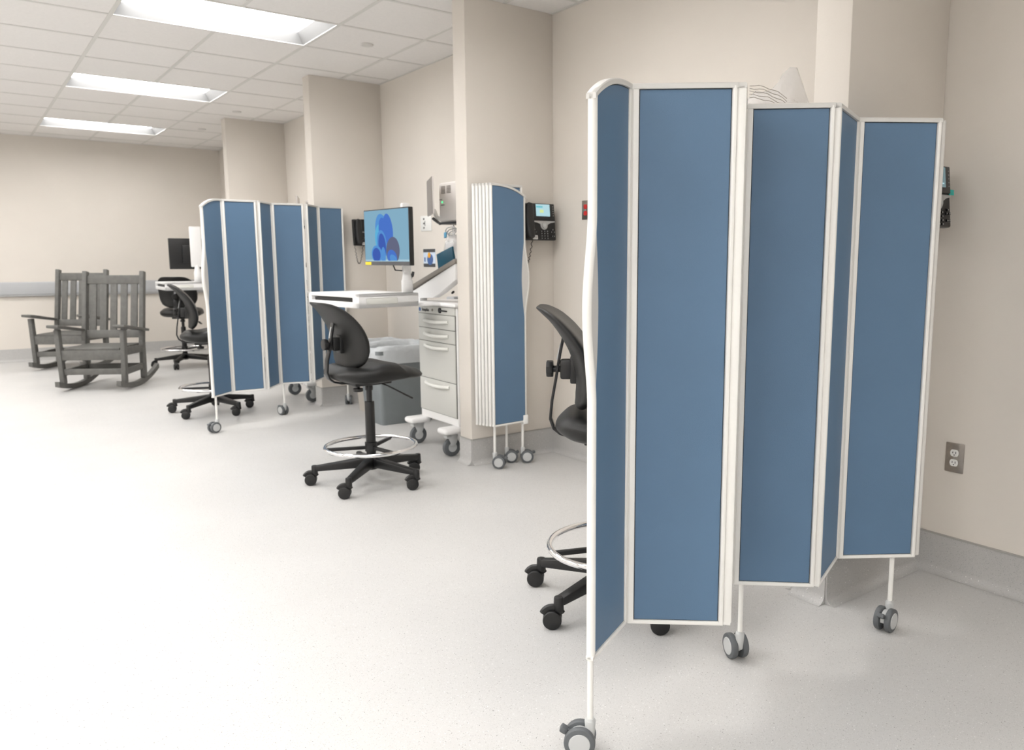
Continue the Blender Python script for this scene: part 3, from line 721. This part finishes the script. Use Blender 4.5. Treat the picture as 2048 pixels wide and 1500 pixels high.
def cart(label, loc, rz, group, mon=None, swivel=0, col=(-.43, 0.0), dz=0, cw=.055):
    """local frame: origin on the floor under the cabinet centre; cabinet front faces -x"""
    t = thing('workstation_cart', label, 'medical cart', (*loc, 0), R(rz), group)
    x0, x1, y0, y1 = -.225, .225, -.262, .262
    b = MB(); b.box((x0+.002, y0, .185), (x1, y1, .960), .012, 3); b.build('cabinet', CART, t)
    b = MB(); b.box((x0-.020, y0-.012, .958), (x1+.01, y1+.012, .985), .012, 3); b.build('cabinet_top', CART, t)
    b = MB(); b.box((x0-.006, y0+.012, .905), (x0+.006, y1-.012, .955), .003); hd = b.build('lock_panel', CARTG, t)
    b = MB(); b.cyl((x0-.012, -.06, .932), (x0-.004, -.06, .932), .018, n=16); b.beam((x0-.012, -.07, .932), (x0-.010, -.155, .930), .006, .010, .002); b.build('lock', BLKM, hd)
    MB().cyl((x0-.010, .045, .930), (x0-.004, .045, .930), .009, n=14).build('key_cylinder', STEEL, hd)
    b = MB(); b.cyl((x0-.0075, .225, .928), (x0-.005, .225, .928), .013, n=20); b.build('round_logo', NAVY, hd)
    text_obj('Stanphin', .030, (x0-.0075, .145, .928), (R(90), 0, R(-90)), DKG, hd)
    zs = [(.810, .902), (.722, .806), (.470, .718), (.245, .466)]
    for (za, zc) in zs:
        dr = MB().m(0).box((x0-.007, y0+.014, za), (x0+.004, y1-.014, zc), .003).build('drawer', CARTG, t)
        hz = zc-.030 if zc-za > .1 else (za+zc)/2+.004
        h = MB(); P = [Vector((x0-.005-.026*math.sin(PI*k/12)**.6, -.165+.330*k/12, hz-.006*math.sin(PI*k/12))) for k in range(13)]
        h.tube(P, .0125, 10, flat=.9); h.build('drawer_handle', HAND, dr, smooth=60)
    b = MB(); b.box((x0-.002, y0+.010, .242), (x0+.004, y1-.010, .905)); b.build('drawer_seams', SEAM, t, smooth=0)
    # feet with big casters
    for sx, sy in ((-1, 1), (-1, -1), (1, 1), (1, -1)):
        cx = sx*.235+(-.03 if sx < 0 else .03-.06); cy = sy*.235
        f_ = MB(); f_.box((cx-.075, cy-.060, .150), (cx+.075, cy+.060, .190), .018, 3); foot = f_.build('foot', CART, t)
        fk = MB(); fk.cyl((cx-.01*sx, cy, .128), (cx-.01*sx, cy, .152), .034, n=20)
        for s in (-1, 1): fk.prism([(-.040, .045), (.030, .045), (.034, .015), (.016, -.022), (-.016, -.022), (-.018, .0)], (cx, cy+s*.022, .095), (1, 0, 0), (0, 0, 1), .006, .001)
        fk.box((cx-.045, cy-.026, .122), (cx+.034, cy+.026, .142), .005)
        fk.build('fork', GRYH, foot)
        wh = MB(); wh.m(0).cyl((cx, cy-.016, .0605), (cx, cy+.016, .0605), .060, n=32, bev=.007); wh.m(1).cyl((cx, cy-.018, .0605), (cx, cy+.018, .0605), .030, n=24)
        wh.build('wheel', [TIRE, GRYH], foot)
    # lift column behind the tray
    b = MB(); b.box((.05, y1+.0, .60), (.17, y1+.11, 1.00), .012); b.build('lift_column', RAILM, t)
    # tray with keyboard slot
    N = Vector((-.810, -.127, 0)); u = Vector((.99, .14, 0)); v = Vector((-.14, .99, 0)); W_, D_ = .43, .62
    zt_, zb_ = 1.052-dz, .968-dz
    def TP(a, c, z): q = N+u*a+v*c; return Vector((q.x, q.y, z))
    MT = Matrix(((u.x, v.x, 0, N.x), (u.y, v.y, 0, N.y), (0, 0, 1, 0), (0, 0, 0, 1)))
    b = MB(); b.box((0, 0, zt_-.022), (W_, D_, zt_), .005, 2, M=MT); b.box((0, 0, zb_), (W_, D_, zb_+.035), .005, 2, M=MT)
    b.box((.0, 0, zb_), (W_, .075, zt_), .005, 2, M=MT); b.box((0, D_-.04, zb_), (W_, D_, zt_), .005, 2, M=MT); b.box((W_-.15, .02, zb_+.01), (W_-.0, D_-.02, zt_-.01), M=MT)
    tr = b.build('tray', CART, t)
    b = MB(); b.box((.05, -.003, zb_+.022), (.27, .003, zb_+.060), .006, 2, M=MT); b.build('tray_grip', HAND, tr)
    b = MB(); b.box((.015, .080, zb_+.034), (W_-.16, D_-.06, zb_+.054), .002, 1, M=MT)
    for q in range(5): b.box((.02+.035*q, .10, zb_+.053), (.05+.035*q, D_-.08, zb_+.058), .001, 1, M=MT)
    b.build('keyboard', BLK, tr)
    b = MB(); b.box((-.36, -.09, .966), (-.20, .20, .984), .006); b.build('tray_bridge', CART, t)
    # sloped arm rising over the cabinet
    out = [(.335, 1.045), (.300, .987), (-.27, .987), (-.27, .999), (.02, 1.012), (-.10, 1.06), (-.27, 1.16), (-.27, 1.215), (-.32, 1.24)][:0] or \
        [(.325, 1.040), (.30, .999), (.02, 1.012), (-.08, 1.045), (-.29, 1.135), (-.29, 1.235)]
    b = MB(); b.prism([(y, z) for y, z in out], (-.215, 0, 0), (0, 1, 0), (0, 0, 1), .055, .004)
    b.box((-.242, .20, .984), (-.188, .30, 1.02)); arm = b.build('sloped_arm', CART, t)
    b = MB(); b.beam((-.215, .345, 1.062), (-.215, -.30, 1.252), .075, .030, .006); b.build('sloped_rail', SLOPE, arm)
    # monitor on its column
    cx, cy = col
    b = MB(); b.cyl((cx, cy, zt_-.002), (cx, cy, 1.13), .036, n=24, bev=.004); b.cyl((cx, cy, 1.12), (cx, cy, 1.20), .034, .020, 24)
    b.beam((cx, cy, 1.18), (cx, cy, 1.612), .035 if not swivel else .03, cw, .010, upv=(1, 0, 0)); mcol = b.build('monitor_column', CART, t)
    if mon:
        mx, my, mz, ma = mon; M = Matrix.Translation((mx, my, mz))@Matrix.Rotation(R(ma), 4, 'Z')
        hw, hh = .275, .174
        b = MB(); b.box((-.006, -hw, -hh), (.024, hw, hh), .004, 2, M=M); b.box((.02, -.14, -.10), (.045, .14, .10), .010, 2, M=M)
        ms = b.build('monitor', BLK, t)
        MB().box((-.0067, -hw+.007, -hh+.024), (-.0058, hw-.007, hh-.007), M=M).build('display', SCR_BG, ms, smooth=0)
        MB().box((-.0069, -hw+.007, -hh+.024), (-.0062, hw-.007, -hh+.036), M=M).build('display_task_bar', SCR_BAR, ms, smooth=0)
        MB().box((-.0070, hw-.080, -hh+.002), (-.0055, hw-.004, -hh+.021), M=M).build('yellow_sticker', YEL, ms, smooth=0)
        MB().box((-.0068, -hw+.006, -hh+.001), (-.0058, hw-.006, -hh+.0235), M=M).build('lower_bezel', DKG, ms, smooth=0)
        if not swivel: display_art(ms, M)
        p2 = M@Vector((.045, 0, 0))
        a2 = MB(); a2.box((.044, -.05, -.05), (.056, .05, .05), .003, 1, M=M); a2.box((.0245, .17, .135), (.0255, .22, .150), M=M)
        a2.beam(M@Vector((.05, 0, 0)), (cx+.02, cy, mz), .045, .05, .008); a2.build('monitor_mount', WHITE, t)
        cb = MB(); pts = [M@Vector((.03, .0, -hh+.02)), M@Vector((.04, -.02, -hh-.03)), Vector((cx-.02, cy+.02, 1.19)), Vector((cx+.04, cy-.02, 1.16))]
        sm = []
        for k in range(len(pts)-1):
            for q in range(8):
                w0 = q/8; sm.append(pts[k].lerp(pts[k+1], w0))
        cb.tube(sm+[pts[-1]], .004, 8); cb.build('cable', BLK, t, smooth=60)
        # scanner plug on the rail
        if not swivel:
            cb = MB(); cb.tube([(-.235, .36, 1.075), (-.24, .345, 1.10), (-.235, .33, 1.135), (-.22, .335, 1.165)], .0045, 8); cb.tube([(-.228, .332, 1.145), (-.216, .340, 1.175)], .010, 8); cb.box((-.26, .325, 1.065), (-.20, .385, 1.082), .003)
            cb.build('plug_cable', BLK, t)
    return t
cart('white workstation cart with drawers, keyboard tray and lit monitor in the second bay', (2.725, 4.707), 0, 'workstation carts', mon=(-.565, -.015, 1.398, 5))
cart('workstation cart in the third bay, only its grey wheels showing below the blue screen', (2.725, 7.235), 0, 'workstation carts')
cart('far workstation cart with white tray and the back of a black monitor', (2.60, 9.35), -9, 'workstation carts', mon=(-.465, .60, 1.325, -82), swivel=1, col=(-.49, .0), dz=.035, cw=.115)

# ------------------------------------------------------------------ medical devices on wall arms, hanging bag
def device(label, y0, group):
    t = thing('medical_device', label, 'medical device', (XW, y0, 0), 0, group); X = 2.62-XW
    b = MB(); b.box((X, -.36, 1.505), (X+.26, -.005, 1.765), .018, 3); hs = b.build('housing', WARMG, t)
    b = MB()
    for k in range(2):
        for q in range(6): b.box((X-.002, -.045-.075*k-.055, 1.735-.0085*q), (X+.002, -.045-.075*k, 1.739-.0085*q))
    b.build('vent_slots', PANG, hs, smooth=0)
    MB().box((X-.003, -.062, 1.632), (X, -.052, 1.642)).build('indicator_light', LEDG, hs, smooth=0)
    b = MB(); b.box((X-.002, -.055, 1.652), (X, -.02, 1.656)); b.box((X-.002, -.085, 1.616), (X, -.04, 1.620)); b.build('print_lines', DKG, hs, smooth=0)
    MB().box((X-.01, -.36, 1.492), (X+.26, -.012, 1.506), .003).build('base_bar', BLK, t)
    # side display panel, seen edge-on from behind
    b = MB(); b.beam((X-.03, .105, 1.685), (X+.0, .105, 1.685), .01, .01)
    b = MB(); M = Matrix.Translation((X-.072, -.031, 1.670))@Matrix.Rotation(R(-22.4), 4, 'Z')
    b.m(0).box((-.006, -.185, -.118), (.004, .185, .118), .003, 2, M=M); b.m(1).box((-.0075, -.183, -.116), (-.005, .183, .116), M=M); b.build('display_panel', [WARMG, PANG], t)
    b = MB(); b.tube([(X+.02, .10, 1.59), (X+.02, .06, 1.54), (X+.06, -.02, 1.515)], .016, 10); b.build('swivel_arm', WHITE, t, smooth=60)
    b = MB(); b.tube([(X-.01, .06, 1.535), (X+.0, .02, 1.512), (X+.0, -.02, 1.498)], .010, 8); b.build('latch', BLK, t, smooth=60)
    b = MB(); b.box((X+.24, -.23, 1.56), (0, -.13, 1.66), .006); b.build('wall_mount', WHITE, t)
    return t
device('warm grey medical device with vents and green light above the clear bag', 4.872, 'wall mounted medical devices')
dv = device('medical device in the third bay, its panel top peeking over the blue screen', 7.42, 'wall mounted medical devices')
dv.location.z = .035
# hanging supply bag
def bag(name, label, cx, cy, z0, z1, wx, wy, seed, m_, cat, top=1.0):
    t = thing(name, label, cat, (cx, cy, z0))
    b = MB()
    def fn(i, j):
        z = (z1-z0)*i; a = 2*PI*j
        k = (math.sin(PI*min(i*1.15+.08, .999))**.35)*(1-.25*i*top)
        x, y = wx/2*math.cos(a)*k, wy/2*math.sin(a)*k
        nn = noise.noise(Vector((x*14+seed, y*14, z*9)))*.022+noise.noise(Vector((x*40+seed, y*40, z*30)))*.006
        return Vector((x*(1+nn*6), y*(1+nn*6), z+nn*.4))
    b.grid(fn, 22, 34, closed_v=True)
    return t, b.build('film', m_, t, smooth=60)
t, _ = bag('supply_bag', 'clear plastic bag of supplies with a teal packet hanging below the grey device', 2.645, 4.715, 1.215, 1.474, .11, .26, 3, FILM, 'bag')
b = MB(); b.prism([(-.11, -.135+.02), (.125, -.125), (.10, .00), (-.085, .035)][:0] or [(-.095, -.045), (.125, -.075), (.150, .035), (-.065, .085)], (-.045, .0, .045), (0, 1, 0), (0, 0, 1), .016, .003); b.build('teal_packet', TEAL, t)
b = MB(); b.prism([(-.012, -.015), (.014, -.02), (.016, .016), (-.008, .02)], (-.050, .02, .205), (0, 1, 0), (0, 0, 1), .010, .002); b.build('blue_connector', SKYB, t)
b = MB(); b.box((-.035, -.055, .10), (-.010, .055, .17), .008); b.build('paper_sleeve', CART, t)
b = MB()
for k in range(3): b.tube([(-.02+.012*k+.002*math.sin(q*5), .075*math.cos(q), .235+.022*math.sin(q)-.012*k) for q in [R(15*i) for i in range(24)]], .0035, 6, closed=True)
b.build('coiled_tubing', GRYH, t, smooth=60)
MB().tube([(0, 0, .262), (0, 0, .275)], .004, 6).build('hook_strap', CART, t)
# crumpled pack lying on the cart under the slope
t, _ = bag('supply_pouch', 'crumpled clear pouch with black clips lying on top of the drawer cart', 2.70, 4.60, .990, 1.072, .15, .20, 9, FILM, 'bag', .6)
MB().beam((-.10, .075, .05), (-.10, .050, .062), .012, .012, .002).build('small_clip', BLK, t)
MB().box((-.105, -.062, .030), (-.085, -.040, .080), .003).build('large_clip', BLK, t)
# wrapped equipment of the first bay behind the foreground screen
t = thing('wrapped_equipment', 'clear plastic wrap over equipment, showing above the foreground screen', 'covered equipment', (2.78, 2.20, 0))
b = MB(); b.cyl((0, 0, .06), (0, 0, 1.45), .022, n=16); b.build('pole', ALU, t)
b = MB()
for k in range(5):
    a = R(72*k+20); b.beam((0, 0, .075), (.24*math.cos(a), .24*math.sin(a), .065), .03, .03, .004); b.cyl((.24*math.cos(a), .24*math.sin(a)-.012, .026), (.24*math.cos(a), .24*math.sin(a)+.012, .026), .026, n=20)
b.build('wheeled_base', GRYH, t)
MB().box((-.13, -.11, 1.45), (.13, .11, 1.86), .02, 3).build('equipment_body', WARMG, t)
b = MB()
def wrap(i, j):
    a = 2*PI*j; z = 1.43+.53*i
    k = [.9, .95, .95, .95, .92, .80, .05][min(6, int(i*6))]; k2 = [.9, .95, .95, .95, .92, .80, .05][min(6, int(i*6)+1)]; k = k+(k2-k)*(i*6-int(i*6))
    ex = .55
    x = .17*k*math.copysign(abs(math.cos(a))**ex, math.cos(a)); y = .15*k*math.copysign(abs(math.sin(a))**ex, math.sin(a))
    peak = .13*math.exp(-((x-.05)/.055)**2-((y+.04)/.06)**2)-.05*max(0, x-y)
    nn = noise.noise(Vector((x*9+4, y*9, z*7)))*.05+noise.noise(Vector((x*28, y*28+3, z*22)))*.016
    return Vector((x*(1+nn), y*(1+nn), z+nn+peak*i))
b.grid(wrap, 30, 56, closed_v=True); b.build('plastic_wrap', FILM, t, smooth=60)
b = MB()
for k in range(5):
    b.tube([(-.195+.013*q, -.005-.013*q, 1.900+.012*k-.0008*q*q+.003*math.sin(q*1.7+k)) for q in range(9)], .0012, 5)
b.build('wrap_creases', SLOPE, t)

# ------------------------------------------------------------------ bins
def bin_(label, x0, y0, w_, d_, h, m_, group, liner=True, over=.11, taper=.035, red=False, lab2=None):
    t = thing('waste_bin', label, 'waste bin', (x0+w_/2, y0+d_/2, 0), 0, group)
    b = MB()
    def rr(k, hw, hd, r=.03):
        o = []
        for (sx, sy, a0) in ((1, 1, 0), (-1, 1, 90), (-1, -1, 180), (1, -1, 270)):
            for q in range(5):
                a = R(a0+22.5*q); o.append((sx*(hw-r)+r*math.cos(a), sy*(hd-r)+r*math.sin(a)))
        return o
    lv = [(0, w_/2-taper, d_/2-taper), (h*.72, w_/2-.010, d_/2-.010), (h*.725, w_/2-.002, d_/2-.002), (h-.03, w_/2, d_/2), (h-.028, w_/2+.010, d_/2+.010), (h, w_/2+.010, d_/2+.010)]
    bb = bmesh.new(); rows = [[bb.verts.new((x, y, z)) for x, y in rr(0, a, c)] for z, a, c in lv]
    rows.append([bb.verts.new((x, y, h)) for x, y in rr(0, w_/2-.004, d_/2-.004)]); rows.append([bb.verts.new((x, y, .02)) for x, y in rr(0, w_/2-taper-.006, d_/2-taper-.006)])
    n = len(rows[0])
    for r0, r1 in zip(rows[:-1], rows[1:]):
        for q in range(n): bb.faces.new((r0[q], r0[(q+1) % n], r1[(q+1) % n], r1[q]))
    bb.faces.new(rows[0][::-1]); bb.faces.new(rows[-1]); b._add(bb); b.build('body', m_, t, smooth=40)
    if liner:
        b = MB()
        def fn(i, j):
            a = 2*PI*j; ex = .45; k = j
            cx_ = math.copysign(abs(math.cos(a))**ex, math.cos(a)); sy_ = math.copysign(abs(math.sin(a))**ex, math.sin(a))
            P = [(1.10, -over*.9), (1.13, -over*.4), (1.13, .0), (1.07, .035), (.98, .02), (.92, -.06), (.90, -.16)]
            q = i*6; i0 = min(5, int(q)); fr_ = q-i0; s_ = P[i0][0]+(P[i0+1][0]-P[i0][0])*fr_; dz = P[i0][1]+(P[i0+1][1]-P[i0][1])*fr_
            nn = noise.noise(Vector((a*1.2+x0*7, dz*20, 1)))*.014+noise.noise(Vector((a*4, dz*60, 4)))*.009
            return Vector((cx_*(w_/2)*s_*(1+nn*.5), sy_*(d_/2)*s_*(1+nn*.5), h+dz+nn*.9))
        b.grid(fn, 22, 90, closed_v=True); b.build('bin_liner', LINER, t, smooth=60)
    if red: 
        b = MB(); b.cyl((-w_/2-.008, -.05, h-.11), (-w_/2+.02, -.05, h-.11), .022, n=16); b.build('red_emblem', RED, t)
    return t
bin_('large grey waste bin with a grey plastic liner behind the stool', 2.475, 5.60, .50, .40, .575, GRYB, 'waste bins')
bin_('beige waste bin with whitish liner and red emblem beside the grey bin', 2.60, 6.13, .34, .30, .56, BEIGB, 'waste bins', over=.09, red=True)
